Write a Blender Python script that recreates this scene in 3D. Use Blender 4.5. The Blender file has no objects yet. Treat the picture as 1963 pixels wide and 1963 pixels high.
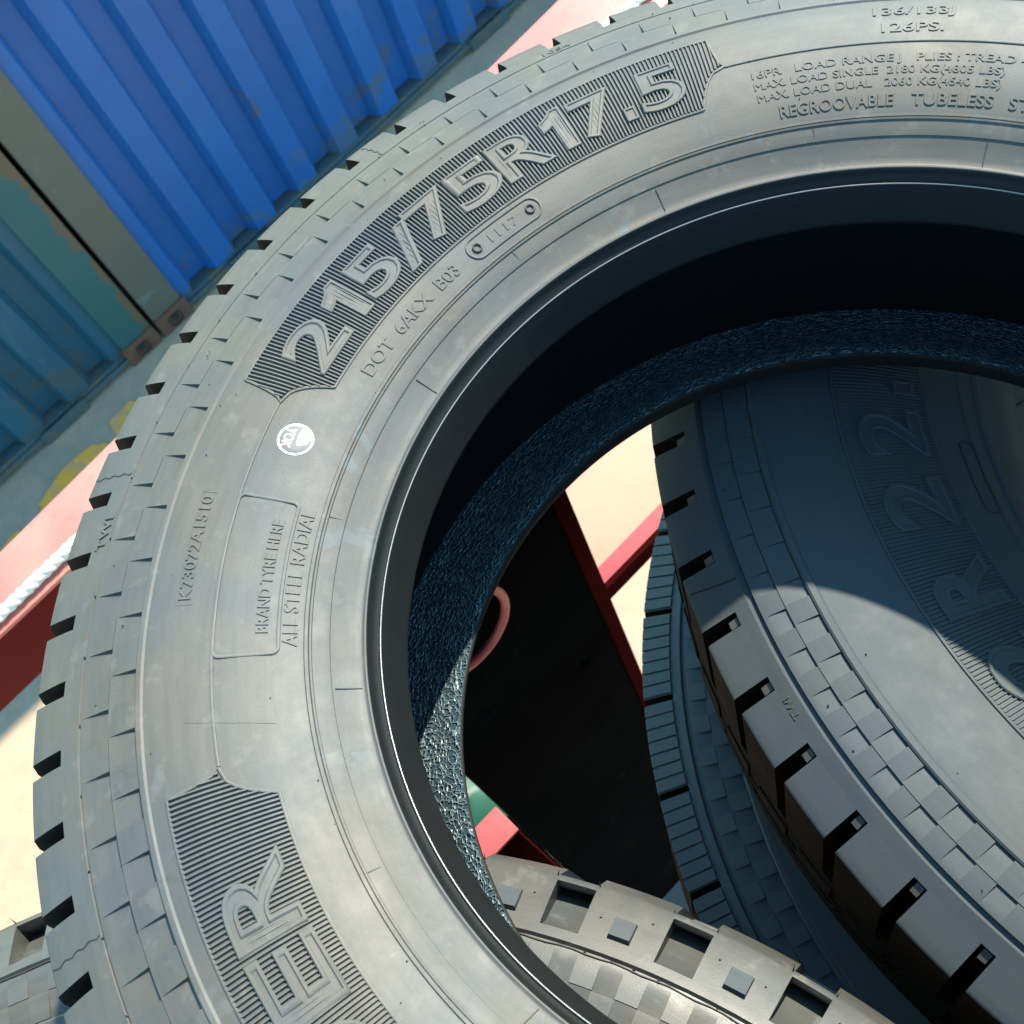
import bpy, bmesh, math, random
import numpy as np
from mathutils import Matrix, Vector

# ------------------------------------------------------------------ camera, light, exposure
scene = bpy.context.scene
C = scene.collection
OZ = 3.97                                    # the ground is z = 0, the top tyre's centre is 3.97 m above it
R = math.radians
PI = math.pi

cam_data = bpy.data.cameras.new('camera')
cam = bpy.data.objects.new('camera', cam_data)
C.objects.link(cam)
cam.matrix_world = Matrix(((0.697141, 0.700990, -0.150357, -0.170213),
                           (-0.686248, 0.591762, -0.422945, -0.113659),
                           (-0.207505, 0.398035, 0.893594, 0.629210 + OZ),
                           (0, 0, 0, 1)))
cam_data.sensor_width = 36
cam_data.lens = 47.3066
cam_data.clip_start = 0.02
cam_data.clip_end = 300
cam_data.dof.use_dof = True
cam_data.dof.focus_distance = 0.66
cam_data.dof.aperture_fstop = 30
scene.camera = cam

SUN_AZ, SUN_EL = 21.0, 45.0
world = bpy.data.worlds.new('World')
scene.world = world
world.use_nodes = True
wn = world.node_tree
wn.nodes.clear()
sky = wn.nodes.new('ShaderNodeTexSky')
sky.sky_type = 'NISHITA'
sky.sun_disc = False
sky.sun_elevation = R(SUN_EL)
sky.sun_rotation = R(90 - SUN_AZ)
sky.air_density = 1.0
sky.dust_density = 0.2
sky.ozone_density = 1.6
bg = wn.nodes.new('ShaderNodeBackground')
bg.inputs[1].default_value = 0.15
wo = wn.nodes.new('ShaderNodeOutputWorld')
tint = wn.nodes.new('ShaderNodeMix')                     # the photograph's cool green white balance
tint.data_type = 'RGBA'
tint.blend_type = 'MULTIPLY'
tint.inputs[0].default_value = 1.0
tint.inputs[7].default_value = (0.76, 1.06, 0.92, 1)
wn.links.new(sky.outputs[0], tint.inputs[6])
wn.links.new(tint.outputs[2], bg.inputs[0])
wn.links.new(bg.outputs[0], wo.inputs[0])

sl = bpy.data.lights.new('sun', 'SUN')
sl.energy = 3.2
sl.angle = R(0.9)
sl.color = (1.0, 0.91, 0.74)
sun = bpy.data.objects.new('sun', sl)
C.objects.link(sun)
sd = Vector((math.cos(R(SUN_EL)) * math.cos(R(SUN_AZ)), math.cos(R(SUN_EL)) * math.sin(R(SUN_AZ)), math.sin(R(SUN_EL))))
sun.rotation_euler = sd.to_track_quat('Z', 'Y').to_euler()
sun.location = (3, 2, 9)

vs = scene.view_settings
vs.view_transform = 'Standard'
vs.look = 'None'
vs.exposure = 1.9
vs.gamma = 1.0
vs.use_curve_mapping = False
scene.cycles.max_bounces = 5
scene.cycles.diffuse_bounces = 3
scene.cycles.glossy_bounces = 2

# ------------------------------------------------------------------ helpers
random.seed(7)


def tag(o, label=None, cat=None, group=None, kind=None):
    if label: o['label'] = label
    if cat: o['category'] = cat
    if group: o['group'] = group
    if kind: o['kind'] = kind
    return o


def empty(name, mat):
    o = bpy.data.objects.new(name, None)
    o.empty_display_size = 0.1
    C.objects.link(o)
    o.matrix_world = mat
    return o


def mesh_data(name, verts, faces, mat, smooth=35):
    me = bpy.data.meshes.new(name)
    me.from_pydata([tuple(v) for v in verts], [], faces)
    me.update()
    if smooth:
        me.shade_smooth()
        me.set_sharp_from_angle(angle=R(smooth))
    me.materials.append(mat)
    return me


def link(name, me, parent=None):
    o = bpy.data.objects.new(name, me)
    C.objects.link(o)
    if parent: o.parent = parent
    return o


def obj(name, verts, faces, mat, parent=None, smooth=35):
    return link(name, mesh_data(name, verts, faces, mat, smooth), parent)


def box_vf(x0, x1, y0, y1, z0, z1):
    v = [(x0, y0, z0), (x1, y0, z0), (x1, y1, z0), (x0, y1, z0), (x0, y0, z1), (x1, y0, z1), (x1, y1, z1), (x0, y1, z1)]
    f = [(0, 3, 2, 1), (4, 5, 6, 7), (0, 1, 5, 4), (1, 2, 6, 5), (2, 3, 7, 6), (3, 0, 4, 7)]
    return v, f


def bevel_box(name, x0, x1, y0, y1, z0, z1, mat, parent=None, b=0.004, seg=2):
    v, f = box_vf(x0, x1, y0, y1, z0, z1)
    me = bpy.data.meshes.new(name)
    me.from_pydata(v, [], f)
    bm = bmesh.new(); bm.from_mesh(me)
    if b: bmesh.ops.bevel(bm, geom=bm.edges[:], offset=b, segments=seg, affect='EDGES', profile=0.7)
    bm.to_mesh(me); bm.free()
    me.shade_smooth(); me.set_sharp_from_angle(angle=R(40))
    me.materials.append(mat)
    return link(name, me, parent)


class MB:
    """collects shapes into one mesh"""
    def __init__(s): s.v = []; s.f = []
    def add(s, v, f):
        n = len(s.v); s.v += [tuple(p) for p in v]; s.f += [tuple(i + n for i in q) for q in f]


# ------------------------------------------------------------------ materials
def nodes(name):
    m = bpy.data.materials.new(name)
    m.use_nodes = True
    nt = m.node_tree
    return m, nt, nt.nodes['Principled BSDF']


def N(nt, t, **kw):
    n = nt.nodes.new(t)
    for k, v in kw.items(): setattr(n, k, v)
    return n


def noise(nt, vec, scale, detail=4, rough=0.55, dist=0.0):
    n = N(nt, 'ShaderNodeTexNoise')
    n.inputs['Scale'].default_value = scale
    n.inputs['Detail'].default_value = detail
    n.inputs['Roughness'].default_value = rough
    n.inputs['Distortion'].default_value = dist
    nt.links.new(vec, n.inputs['Vector'])
    return n.outputs['Fac']


def ramp(nt, fac, stops):
    r = N(nt, 'ShaderNodeValToRGB')
    el = r.color_ramp.elements
    el[0].position, el[0].color = stops[0][0], (*stops[0][1], 1)
    el[1].position, el[1].color = stops[1][0], (*stops[1][1], 1)
    for p, c in stops[2:]:
        e = el.new(p); e.color = (*c, 1)
    nt.links.new(fac, r.inputs[0])
    return r.outputs[0]


def g(v): return (v, v, v)


def mix(nt, fac, a, b):
    m = N(nt, 'ShaderNodeMix', data_type='RGBA')
    for s, val in ((m.inputs[0], fac), (m.inputs[6], a), (m.inputs[7], b)):
        if isinstance(val, (tuple, list)): s.default_value = (*val, 1)
        elif isinstance(val, float): s.default_value = val
        else: nt.links.new(val, s)
    return m.outputs[2]


def bump(nt, h, strength, dist, prev=None):
    b = N(nt, 'ShaderNodeBump')
    b.inputs['Strength'].default_value = strength
    b.inputs['Distance'].default_value = dist
    nt.links.new(h, b.inputs['Height'])
    if prev is not None: nt.links.new(prev, b.inputs['Normal'])
    return b.outputs[0]


def rubber(name, base=(0.036, 0.037, 0.038), dust=(0.118, 0.113, 0.101), amount=0.6, rough=(0.50, 0.62), stain=None, spec=0.36, scuff=0.35):
    m, nt, p = nodes(name)
    pos = N(nt, 'ShaderNodeNewGeometry').outputs['Position']
    big = noise(nt, pos, 9, 4, 0.6, 0.4)
    mid = noise(nt, pos, 55, 5, 0.65, 0.2)
    fine = noise(nt, pos, 900, 3, 0.6)
    a = ramp(nt, big, [(0.28, g(0.5 * amount)), (0.74, g(amount))])
    tone = ramp(nt, noise(nt, pos, 13, 3, 0.5, 0.6), [(0.40, g(0)), (0.62, g(1))])
    cool = (dust[0] * 0.78, dust[1] * 0.88, dust[2] * 1.02)
    c = mix(nt, a, base, mix(nt, tone, tuple(x * y for x, y in zip(dust, (1.08, 1.0, 0.88))), cool))
    bloom = ramp(nt, noise(nt, pos, 5.5, 5, 0.6, 1.2), [(0.55, g(0)), (0.72, g(0.12 * amount))])
    c = mix(nt, bloom, c, (dust[0] * 1.15, dust[1] * 0.95, dust[2] * 0.72))
    sv = N(nt, 'ShaderNodeMapping'); sv.inputs['Scale'].default_value = (1, 7, 3); sv.inputs['Rotation'].default_value = (0, 0, 0.6)
    nt.links.new(pos, sv.inputs[0])
    scr = ramp(nt, noise(nt, sv.outputs[0], 60, 5, 0.7, 0.3), [(0.66, g(0)), (0.74, g(0.45))])
    c = mix(nt, scr, c, tuple(d * 1.5 for d in dust))
    oc = N(nt, 'ShaderNodeTexCoord').outputs['Object']
    xy = N(nt, 'ShaderNodeSeparateXYZ'); nt.links.new(oc, xy.inputs[0])
    at = N(nt, 'ShaderNodeMath', operation='ARCTAN2'); nt.links.new(xy.outputs[1], at.inputs[0]); nt.links.new(xy.outputs[0], at.inputs[1])
    hy = N(nt, 'ShaderNodeVectorMath', operation='LENGTH'); nt.links.new(oc, hy.inputs[0])
    cb = N(nt, 'ShaderNodeCombineXYZ'); nt.links.new(hy.outputs['Value'], cb.inputs[0]); nt.links.new(at.outputs[0], cb.inputs[1])
    pm = N(nt, 'ShaderNodeMapping'); pm.inputs['Scale'].default_value = (210, 7, 1); nt.links.new(cb.outputs[0], pm.inputs[0])
    rub = ramp(nt, noise(nt, pm.outputs[0], 1.0, 5, 0.65, 0.3), [(0.36, g(0.34)), (0.58, g(0))])
    c = mix(nt, rub, c, tuple(0.55 * b_ + 0.2 * d_ for b_, d_ in zip(base, dust)))
    blot = ramp(nt, mid, [(0.58, g(0)), (0.66, g(scuff * 0.7))])
    c = mix(nt, blot, c, tuple(d * 1.25 for d in dust))
    dark = ramp(nt, noise(nt, pos, 23, 6, 0.7, 0.8), [(0.30, g(0.4)), (0.40, g(0))])
    c = mix(nt, dark, c, base)
    if stain:
        st = ramp(nt, noise(nt, pos, 34, 6, 0.62, 0.9), [(0.61, g(0)), (0.635, g(0.7))])
        c = mix(nt, st, c, stain)
    nt.links.new(c, p.inputs['Base Color'])
    rr = ramp(nt, mid, [(0.3, g(rough[0])), (0.75, g(rough[1]))])
    nt.links.new(rr, p.inputs['Roughness'])
    p.inputs['Specular IOR Level'].default_value = spec
    b = bump(nt, fine, 0.18, 0.0003)
    b = bump(nt, mid, 0.05, 0.0012, b)
    nt.links.new(b, p.inputs['Normal'])
    return m


M = {}
M['rubber'] = rubber('tyre_rubber')
M['rubber_face'] = rubber('tyre_rubber_raised', dust=(0.135, 0.130, 0.118), amount=0.62, rough=(0.5, 0.65))
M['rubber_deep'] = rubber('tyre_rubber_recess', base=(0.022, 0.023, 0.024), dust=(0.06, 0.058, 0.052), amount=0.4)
M['rubber_bead'] = rubber('tyre_bead_rubber', dust=(0.118, 0.109, 0.095), amount=0.55, rough=(0.5, 0.65), stain=(0.066, 0.080, 0.088))
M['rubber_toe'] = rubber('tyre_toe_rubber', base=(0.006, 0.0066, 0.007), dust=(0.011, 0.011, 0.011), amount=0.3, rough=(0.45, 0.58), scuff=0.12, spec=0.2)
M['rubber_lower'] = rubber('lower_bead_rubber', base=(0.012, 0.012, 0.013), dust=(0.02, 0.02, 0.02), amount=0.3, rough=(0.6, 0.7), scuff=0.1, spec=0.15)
M['rib'] = rubber('bead_rib_rubber', base=(0.10, 0.10, 0.10), dust=(0.2, 0.2, 0.19), amount=0.5, rough=(0.18, 0.28), scuff=0.1, spec=0.8)
M['rubber_truck'] = rubber('truck_tyre_rubber', base=(0.050, 0.064, 0.074), dust=(0.060, 0.069, 0.073), amount=0.5, rough=(0.54, 0.66), spec=0.22, scuff=0.2)
M['rubber_dusty'] = rubber('dusty_lug_rubber', base=(0.036, 0.037, 0.034), dust=(0.082, 0.083, 0.077), amount=0.8, rough=(0.34, 0.55), scuff=0.8, spec=0.42)
M['rubber_groove'] = rubber('shaded_groove_rubber', base=(0.007, 0.0075, 0.008), dust=(0.014, 0.014, 0.014), amount=0.3, rough=(0.6, 0.75), scuff=0.05, spec=0.15)  # clean rubber, darkened further for the shade inside the notches
M['rubber_tread'] = rubber('shaded_dusty_tread_rubber', base=(0.005, 0.0038, 0.0034), dust=(0.018, 0.0115, 0.009), amount=0.9, rough=(0.7, 0.85), spec=0.08)  # brown dust darkened to stand for the shade deep between the tyres


def liner_mat():
    m, nt, p = nodes('inner_liner_rubber')
    pos = N(nt, 'ShaderNodeNewGeometry').outputs['Position']
    warp = N(nt, 'ShaderNodeTexNoise'); warp.inputs['Scale'].default_value = 120; warp.inputs['Detail'].default_value = 2
    nt.links.new(pos, warp.inputs['Vector'])
    mv = N(nt, 'ShaderNodeVectorMath', operation='MULTIPLY_ADD')
    nt.links.new(warp.outputs['Color'], mv.inputs[0]); mv.inputs[1].default_value = (0.006, 0.006, 0.006)
    nt.links.new(pos, mv.inputs[2])
    sc = N(nt, 'ShaderNodeMapping'); sc.inputs['Scale'].default_value = (1, 1, 0.55)
    nt.links.new(mv.outputs[0], sc.inputs[0])
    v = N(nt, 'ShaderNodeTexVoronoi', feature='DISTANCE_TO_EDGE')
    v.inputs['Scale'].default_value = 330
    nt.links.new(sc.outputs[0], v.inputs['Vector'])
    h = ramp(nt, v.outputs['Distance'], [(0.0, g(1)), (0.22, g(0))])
    v2 = N(nt, 'ShaderNodeTexVoronoi', feature='DISTANCE_TO_EDGE')
    v2.inputs['Scale'].default_value = 430
    nt.links.new(sc.outputs[0], v2.inputs['Vector'])
    h2 = ramp(nt, v2.outputs['Distance'], [(0.0, g(1)), (0.12, g(0))])
    b = bump(nt, h, 1.0, 0.0016)
    b = bump(nt, h2, 0.25, 0.0004, b)
    nt.links.new(b, p.inputs['Normal'])
    nt.links.new(mix(nt, ramp(nt, v.outputs['Distance'], [(0.02, g(0.85)), (0.12, g(0.0))]), (0.036, 0.070, 0.088), (0.16, 0.235, 0.265)), p.inputs['Base Color'])  # ridge lines coloured paler to stand for sky glints
    p.inputs['Roughness'].default_value = 0.36
    p.inputs['Specular IOR Level'].default_value = 0.7
    return m


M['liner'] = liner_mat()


def paint(name, col, rust=(0.16, 0.075, 0.04), rust_amt=0.0, streak=0.0, foot=None, rough=0.45, fade=None, fade_amt=0.5, scale=3.0, spec=0.5):
    m, nt, p = nodes(name)
    pos = N(nt, 'ShaderNodeNewGeometry').outputs['Position']
    n1 = noise(nt, pos, scale, 5, 0.6, 0.5)
    c = mix(nt, ramp(nt, n1, [(0.35, g(0)), (0.75, g(fade_amt))]), col, fade or tuple(min(1, x * 1.35 + 0.02) for x in col))
    sp = ramp(nt, noise(nt, pos, scale * 9, 6, 0.7), [(0.58, g(0)), (0.72, g(0.35))])
    c = mix(nt, sp, c, tuple(x * 0.55 for x in col))
    if rust_amt:
        n2 = noise(nt, pos, scale * 2.6, 7, 0.72, 0.7)
        c = mix(nt, ramp(nt, n2, [(0.66 - 0.22 * rust_amt, g(0)), (0.70 - 0.22 * rust_amt, g(0.9))]), c, rust)
    if streak:
        mp = N(nt, 'ShaderNodeMapping'); mp.inputs['Scale'].default_value = (22, 22, 1.1); nt.links.new(pos, mp.inputs[0])
        c = mix(nt, ramp(nt, noise(nt, mp.outputs[0], 1.0, 6, 0.65, 0.2), [(0.50, g(0)), (0.75, g(streak))]), c, tuple(0.5 * x + 0.035 for x in col))
        mp2 = N(nt, 'ShaderNodeMapping'); mp2.inputs['Scale'].default_value = (9, 9, 4); nt.links.new(pos, mp2.inputs[0])
        c = mix(nt, ramp(nt, noise(nt, mp2.outputs[0], 1.0, 7, 0.7, 0.5), [(0.60, g(0)), (0.70, g(streak * 0.8))]), c, tuple(0.7 * x + 0.09 for x in col))
    if foot:
        # worn grey metal and dirt where the sheet meets the bottom rail
        sz = N(nt, 'ShaderNodeSeparateXYZ'); nt.links.new(pos, sz.inputs[0])
        mr = N(nt, 'ShaderNodeMapRange'); nt.links.new(sz.outputs[2], mr.inputs[0])
        mr.inputs[1].default_value, mr.inputs[2].default_value, mr.inputs[3].default_value, mr.inputs[4].default_value = 0.05, 0.75, 0.14, -0.20
        ad = N(nt, 'ShaderNodeMath', operation='ADD'); nt.links.new(mr.outputs[0], ad.inputs[0]); nt.links.new(noise(nt, pos, 5.5, 7, 0.68, 0.6), ad.inputs[1])
        c = mix(nt, ramp(nt, ad.outputs[0], [(0.58, g(0)), (0.66, g(0.75))]), c, foot)
    nt.links.new(c, p.inputs['Base Color'])
    p.inputs['Roughness'].default_value = rough
    p.inputs['Specular IOR Level'].default_value = spec
    nt.links.new(bump(nt, noise(nt, pos, scale * 14, 4), 0.15, 0.004), p.inputs['Normal'])
    return m


M['blue'] = paint('blue_container_paint', (0.003, 0.076, 0.29), rust=(0.05, 0.065, 0.085), rust_amt=0.03, fade=(0.010, 0.115, 0.38), fade_amt=0.6, scale=1.6, rough=0.5, streak=0.22, foot=(0.055, 0.085, 0.13))
M['teal'] = paint('teal_container_paint', (0.005, 0.066, 0.120), rust=(0.04, 0.05, 0.05), rust_amt=0.06, fade=(0.009, 0.092, 0.155), scale=1.6, rough=0.5, streak=0.35, foot=(0.05, 0.065, 0.075))
M['teal_post'] = paint('teal_post_paint', (0.014, 0.080, 0.095), fade=(0.030, 0.100, 0.105), scale=3.5, rough=0.6)
def flaked_edge():
    # paint flaked to rust along the post's outer edge
    nt = M['teal_post'].node_tree
    p = nt.nodes['Principled BSDF']
    pos = [n for n in nt.nodes if n.bl_idname == 'ShaderNodeNewGeometry'][0].outputs['Position']
    sx = N(nt, 'ShaderNodeSeparateXYZ'); nt.links.new(pos, sx.inputs[0])
    mr = N(nt, 'ShaderNodeMapRange'); nt.links.new(sx.outputs[0], mr.inputs[0])
    mr.inputs[1].default_value, mr.inputs[2].default_value, mr.inputs[3].default_value, mr.inputs[4].default_value = 0.08, 0.178, -0.22, 0.20
    ad = N(nt, 'ShaderNodeMath', operation='ADD')
    nt.links.new(mr.outputs[0], ad.inputs[0]); nt.links.new(noise(nt, pos, 7, 7, 0.65, 0.5), ad.inputs[1])
    old = p.inputs['Base Color'].links[0].from_socket
    c = mix(nt, ramp(nt, ad.outputs[0], [(0.54, g(0)), (0.62, g(0.85))]), old, (0.105, 0.068, 0.040))
    nt.links.new(c, p.inputs['Base Color'])
flaked_edge()
M['grey_post'] = paint('grey_post_paint', (0.080, 0.088, 0.078), rust=(0.10, 0.135, 0.13), rust_amt=0.35, fade=(0.105, 0.092, 0.072), scale=2.6, rough=0.55)
M['rail'] = paint('rail_paint', (0.045, 0.070, 0.085), rust=(0.085, 0.08, 0.066), rust_amt=0.65, fade=(0.03, 0.09, 0.13), scale=4, rough=0.6)
M['casting'] = paint('rusty_casting', (0.11, 0.050, 0.034), fade=(0.08, 0.042, 0.032), scale=9, rough=0.8)
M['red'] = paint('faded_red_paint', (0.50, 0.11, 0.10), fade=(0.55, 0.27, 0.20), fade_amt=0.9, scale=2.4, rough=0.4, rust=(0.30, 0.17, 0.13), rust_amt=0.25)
M['shaded_red'] = paint('shaded_red_paint', (0.12, 0.010, 0.010), fade=(0.15, 0.018, 0.016), scale=4, rough=0.55, spec=0.05)  # the frame's red darkened to carry the shade on its front
M['shaded_maroon'] = paint('shaded_maroon_paint', (0.026, 0.003, 0.003), fade=(0.034, 0.005, 0.005), scale=5, rough=0.6, spec=0.0)  # dark red with the shade on post and lip faces painted in
M['red_post'] = paint('red_post_paint', (0.42, 0.055, 0.06), fade=(0.46, 0.09, 0.09), scale=4, rough=0.45)
M['deck'] = paint('worn_red_deck', (0.42, 0.22, 0.15), fade=(0.46, 0.30, 0.21), fade_amt=0.9, scale=2.2, rough=0.6)
M['black'] = paint('black_steel', (0.003, 0.003, 0.0033), rust=(0.007, 0.0055, 0.0055), rust_amt=0.3, fade=(0.0055, 0.0055, 0.006), scale=6, rough=0.8, spec=0.0)
M['platform'] = paint('grey_platform_steel', (0.10, 0.10, 0.10), rust_amt=0.3, scale=3, rough=0.6)
M['green'] = paint('green_tarpaulin', (0.007, 0.055, 0.030), fade=(0.020, 0.10, 0.060), scale=6, rough=0.5)
M['rope'] = paint('white_rope', (0.78, 0.77, 0.74), fade=(0.70, 0.69, 0.66), scale=60, rough=0.7)
M['dark_hole'] = paint('dark_cavity', (0.012, 0.012, 0.012), scale=8, rough=0.8)


def simple(name, col, rough=0.5, spec=0.5, coat=0.0):
    m, nt, p = nodes(name)
    p.inputs['Base Color'].default_value = (*col, 1)
    p.inputs['Roughness'].default_value = rough
    p.inputs['Specular IOR Level'].default_value = spec
    p.inputs['Coat Weight'].default_value = coat
    p.inputs['Coat Roughness'].default_value = 0.12
    return m


M['sticker'] = simple('sticker_film', (0.11, 0.11, 0.106), 0.55, 0.4, 0.0)
M['sticker_white'] = simple('sticker_ink_and_glare', (0.80, 0.80, 0.78), 0.5, 0.5, 0.0)


def ground_mat():
    m, nt, p = nodes('concrete_yard')
    pos = N(nt, 'ShaderNodeNewGeometry').outputs['Position']
    a = noise(nt, pos, 0.9, 5, 0.6, 0.4)
    b_ = noise(nt, pos, 9, 7, 0.7, 0.3)
    c = ramp(nt, a, [(0.3, (0.40, 0.275, 0.185)), (0.7, (0.48, 0.345, 0.24))])
    c = mix(nt, ramp(nt, b_, [(0.40, g(0.3)), (0.6, g(0))]), c, (0.20, 0.19, 0.17))
    st = ramp(nt, noise(nt, pos, 2.6, 6, 0.65, 0.8), [(0.56, g(0)), (0.66, g(0.3))])
    c = mix(nt, st, c, (0.22, 0.215, 0.19))
    nt.links.new(c, p.inputs['Base Color'])
    p.inputs['Roughness'].default_value = 0.85
    nt.links.new(bump(nt, noise(nt, pos, 40, 6, 0.7), 0.4, 0.006), p.inputs['Normal'])
    return m


M['ground'] = ground_mat()


def yellow_mat():
    m, nt, p = nodes('worn_yellow_line_paint')
    pos = N(nt, 'ShaderNodeNewGeometry').outputs['Position']
    c = mix(nt, ramp(nt, noise(nt, pos, 14, 7, 0.7, 0.4), [(0.45, g(0)), (0.62, g(0.75))]), (0.95, 0.40, 0.05), (0.52, 0.33, 0.20))
    nt.links.new(c, p.inputs['Base Color'])
    p.inputs['Roughness'].default_value = 0.75
    return m


M['yellow'] = yellow_mat()

# ------------------------------------------------------------------ ground
gv = [(-60, -60, 0), (60, -60, 0), (60, 60, 0), (-60, 60, 0)]
tag(obj('ground', gv, [(0, 1, 2, 3)], M['ground'], smooth=0), kind='structure')


def blob(name, cx, cy, rx, ry, rot, mat, z, label, cat, group, seed):
    rnd = random.Random(seed)
    n = 28
    top = []; bot = []
    for k in range(n):
        a = 2 * PI * k / n
        q = 1 + 0.10 * math.sin(3 * a + seed) + 0.07 * rnd.uniform(-1, 1)
        # rounded rectangle
        c_, s_ = math.cos(a), math.sin(a)
        e = 0.5
        x = rx * math.copysign(abs(c_) ** e, c_) * q; y = ry * math.copysign(abs(s_) ** e, s_) * q
        X = cx + x * math.cos(rot) - y * math.sin(rot); Y = cy + x * math.sin(rot) + y * math.cos(rot)
        top.append((X, Y, z)); bot.append((X, Y, 0.0005))
    v = top + bot
    f = [tuple(range(n))] + [(k, k + n, (k + 1) % n + n, (k + 1) % n) for k in range(n)]
    o = obj(name, v, f, mat, smooth=0)
    o['kind'] = 'structure'
    return o


blob('yellow_marking', -0.50, 3.56, 0.21, 0.11, R(8), M['yellow'], 0.004, None, None, None, 3)
blob('yellow_marking', -0.97, 3.50, 0.17, 0.10, R(4), M['yellow'], 0.004, None, None, None, 5)
blob('yellow_marking', -0.16, 3.60, 0.10, 0.10, R(4), M['yellow'], 0.004, None, None, None, 9)

# ------------------------------------------------------------------ shipping containers
WY = 3.847


def container(name, x0, x1, side, post_mat, panel_mat, label):
    """x0 = the end with the visible corner post, x1 = far end; panel faces -Y"""
    s = 1 if x1 > x0 else -1
    t = empty(name, Matrix.Translation(((x0 + x1) / 2, WY + 1.22, 0)))
    tag(t, label, 'container', 'shipping containers standing end to end')
    inv = t.matrix_world.inverted()

    def put(nm, v, f, mat, smooth=30, parent=t):
        o = obj(nm, [tuple(inv @ Vector(p)) for p in v], f, mat, t, smooth)
        return o

    def bx(nm, xa, xb, ya, yb, za, zb, mat, b=0.006):
        xa, xb = min(xa, xb), max(xa, xb)
        o = bevel_box(nm, xa, xb, ya, yb, za, zb, mat, None, b)
        for v in o.data.vertices: v.co = inv @ v.co
        o.parent = t
        return o
    H = 2.6
    pw = 0.160
    # corrugated side sheet
    per = 0.2505
    prof = [(0, 0.006), (0.104, 0.006), (0.132, 0.066), (0.218, 0.066), (0.2505, 0.006)]
    xs = []
    x = x0 + s * pw
    k = 0
    off = -0.045
    while abs(x - x0) < abs(x1 - x0) - 0.05:
        for u, d in prof[:-1]:
            X = x0 + s * (pw + off + k * per + u)
            xs.append((X, WY + d))
        k += 1
        x = x0 + s * (pw + off + k * per)
    xs = [(max(q[0], x0 + pw - 0.01) if s > 0 else min(q[0], x0 - pw + 0.01), q[1]) for q in xs]
    v = []
    f = []
    nz = 8
    for j in range(nz + 1):
        z = 0.075 + (H - 0.135) * j / nz
        for X, Y in xs: v.append((X, Y, z))
    n = len(xs)
    for j in range(nz):
        for i in range(n - 1):
            q = (j * n + i, j * n + i + 1, (j + 1) * n + i + 1, (j + 1) * n + i)
            f.append(q if s > 0 else q[::-1])
    put('side_panel', v, f, panel_mat, 25)
    # bottom rail with fork pocket plates, top rail
    bx('bottom_rail', x0 + s * 0.15, x1, WY + 0.002, WY + 0.10, 0.030, 0.074, M['rail'], 0.012)
    bx('bottom_rail_lip', x0 + s * 0.15, x1, WY - 0.014, WY + 0.001, 0.028, 0.058, M['rail'], 0.006)
    bx('top_rail', x0 + s * 0.15, x1, WY, WY + 0.07, H - 0.075, H - 0.01, panel_mat)
    for px in (0.42, 1.9):
        bx('fork_pocket_plate', x0 + s * px, x0 + s * (px + 0.24), WY - 0.022, WY - 0.0145, 0.004, 0.075, M['rail'], 0.003)
    # post, castings
    bx('corner_post', x0 + s * 0.004, x0 + s * pw, WY - 0.012, WY + 0.13, 0.118, H - 0.12, post_mat, 0.008)
    for z in (0.0, H - 0.118):
        c = bx('corner_casting', x0 + s * 0.002, x0 + s * 0.172, WY - 0.022, WY + 0.15, z + 0.002, z + 0.117, M['casting'], 0.007)
        hole = bx('casting_hole', x0 + s * 0.058, x0 + s * 0.118, WY - 0.0235, WY - 0.012, z + 0.028, z + 0.088, M['dark_hole'], 0.02)
        hole.parent = c
    # rest of the box: roof, ends and far side
    m = MB()
    xa, xb = min(x0, x1), max(x0, x1)
    m.add(*box_vf(xa + 0.03, xb - 0.03, WY + 0.06, WY + 2.42, 0.08, H - 0.03))
    put('body', m.v, m.f, panel_mat, 30)
    return t


container('shipping_container', 0.191, 6.2, 1, M['grey_post'], M['blue'], 'bright blue corrugated shipping container with a weathered grey corner post')
container('shipping_container', 0.178, -5.8, -1, M['teal_post'], M['teal'], 'dark teal corrugated shipping container with a rust-flaked corner post')

# ------------------------------------------------------------------ red steel frame with the black panel
BEAM_Y0, DZ = 1.071, 0.629 - 1.6 + OZ
fr = empty('red_steel_frame', Matrix.Translation((0, 1.1, 0)))
tag(fr, 'sunlit faded red steel frame with a black panel, seen behind and through the tyre', 'frame')
finv = fr.matrix_world.inverted()


def fbox(name, a, mat, b=0.004, rot=0):
    o = bevel_box(name, *a, mat, None, b)
    for v in o.data.vertices: v.co = finv @ v.co
    o.parent = fr
    return o


# top rail, slightly flared towards +x
fbox('beam_web', (-3.2, 3.0, BEAM_Y0 + 0.003, BEAM_Y0 + 0.09, DZ - 0.143, DZ - 0.0085), M['shaded_red'], 0.004)  # same red as the flange, with shade put into the colour
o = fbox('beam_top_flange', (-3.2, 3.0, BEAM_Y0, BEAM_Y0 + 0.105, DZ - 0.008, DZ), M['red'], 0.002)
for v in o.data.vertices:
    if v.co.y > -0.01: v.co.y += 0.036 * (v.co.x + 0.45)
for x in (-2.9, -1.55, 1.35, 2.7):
    fbox('leg', (x, x + 0.09, BEAM_Y0 + 0.006, BEAM_Y0 + 0.096, 0.0, DZ - 0.144), M['shaded_red'], 0.006)
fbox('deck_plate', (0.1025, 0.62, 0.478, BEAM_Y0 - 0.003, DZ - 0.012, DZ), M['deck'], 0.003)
fbox('deck_lip', (0.1025, 0.62, 0.471, 0.4775, DZ - 0.036, DZ + 0.002), M['shaded_maroon'], 0.002)
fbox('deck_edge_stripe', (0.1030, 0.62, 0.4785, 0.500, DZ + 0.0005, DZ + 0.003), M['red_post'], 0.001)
fbox('lower_panel', (-0.36, -0.1905, 0.470, 0.490, 0.0, OZ - 1.40), M['black'], 0.004)
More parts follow.
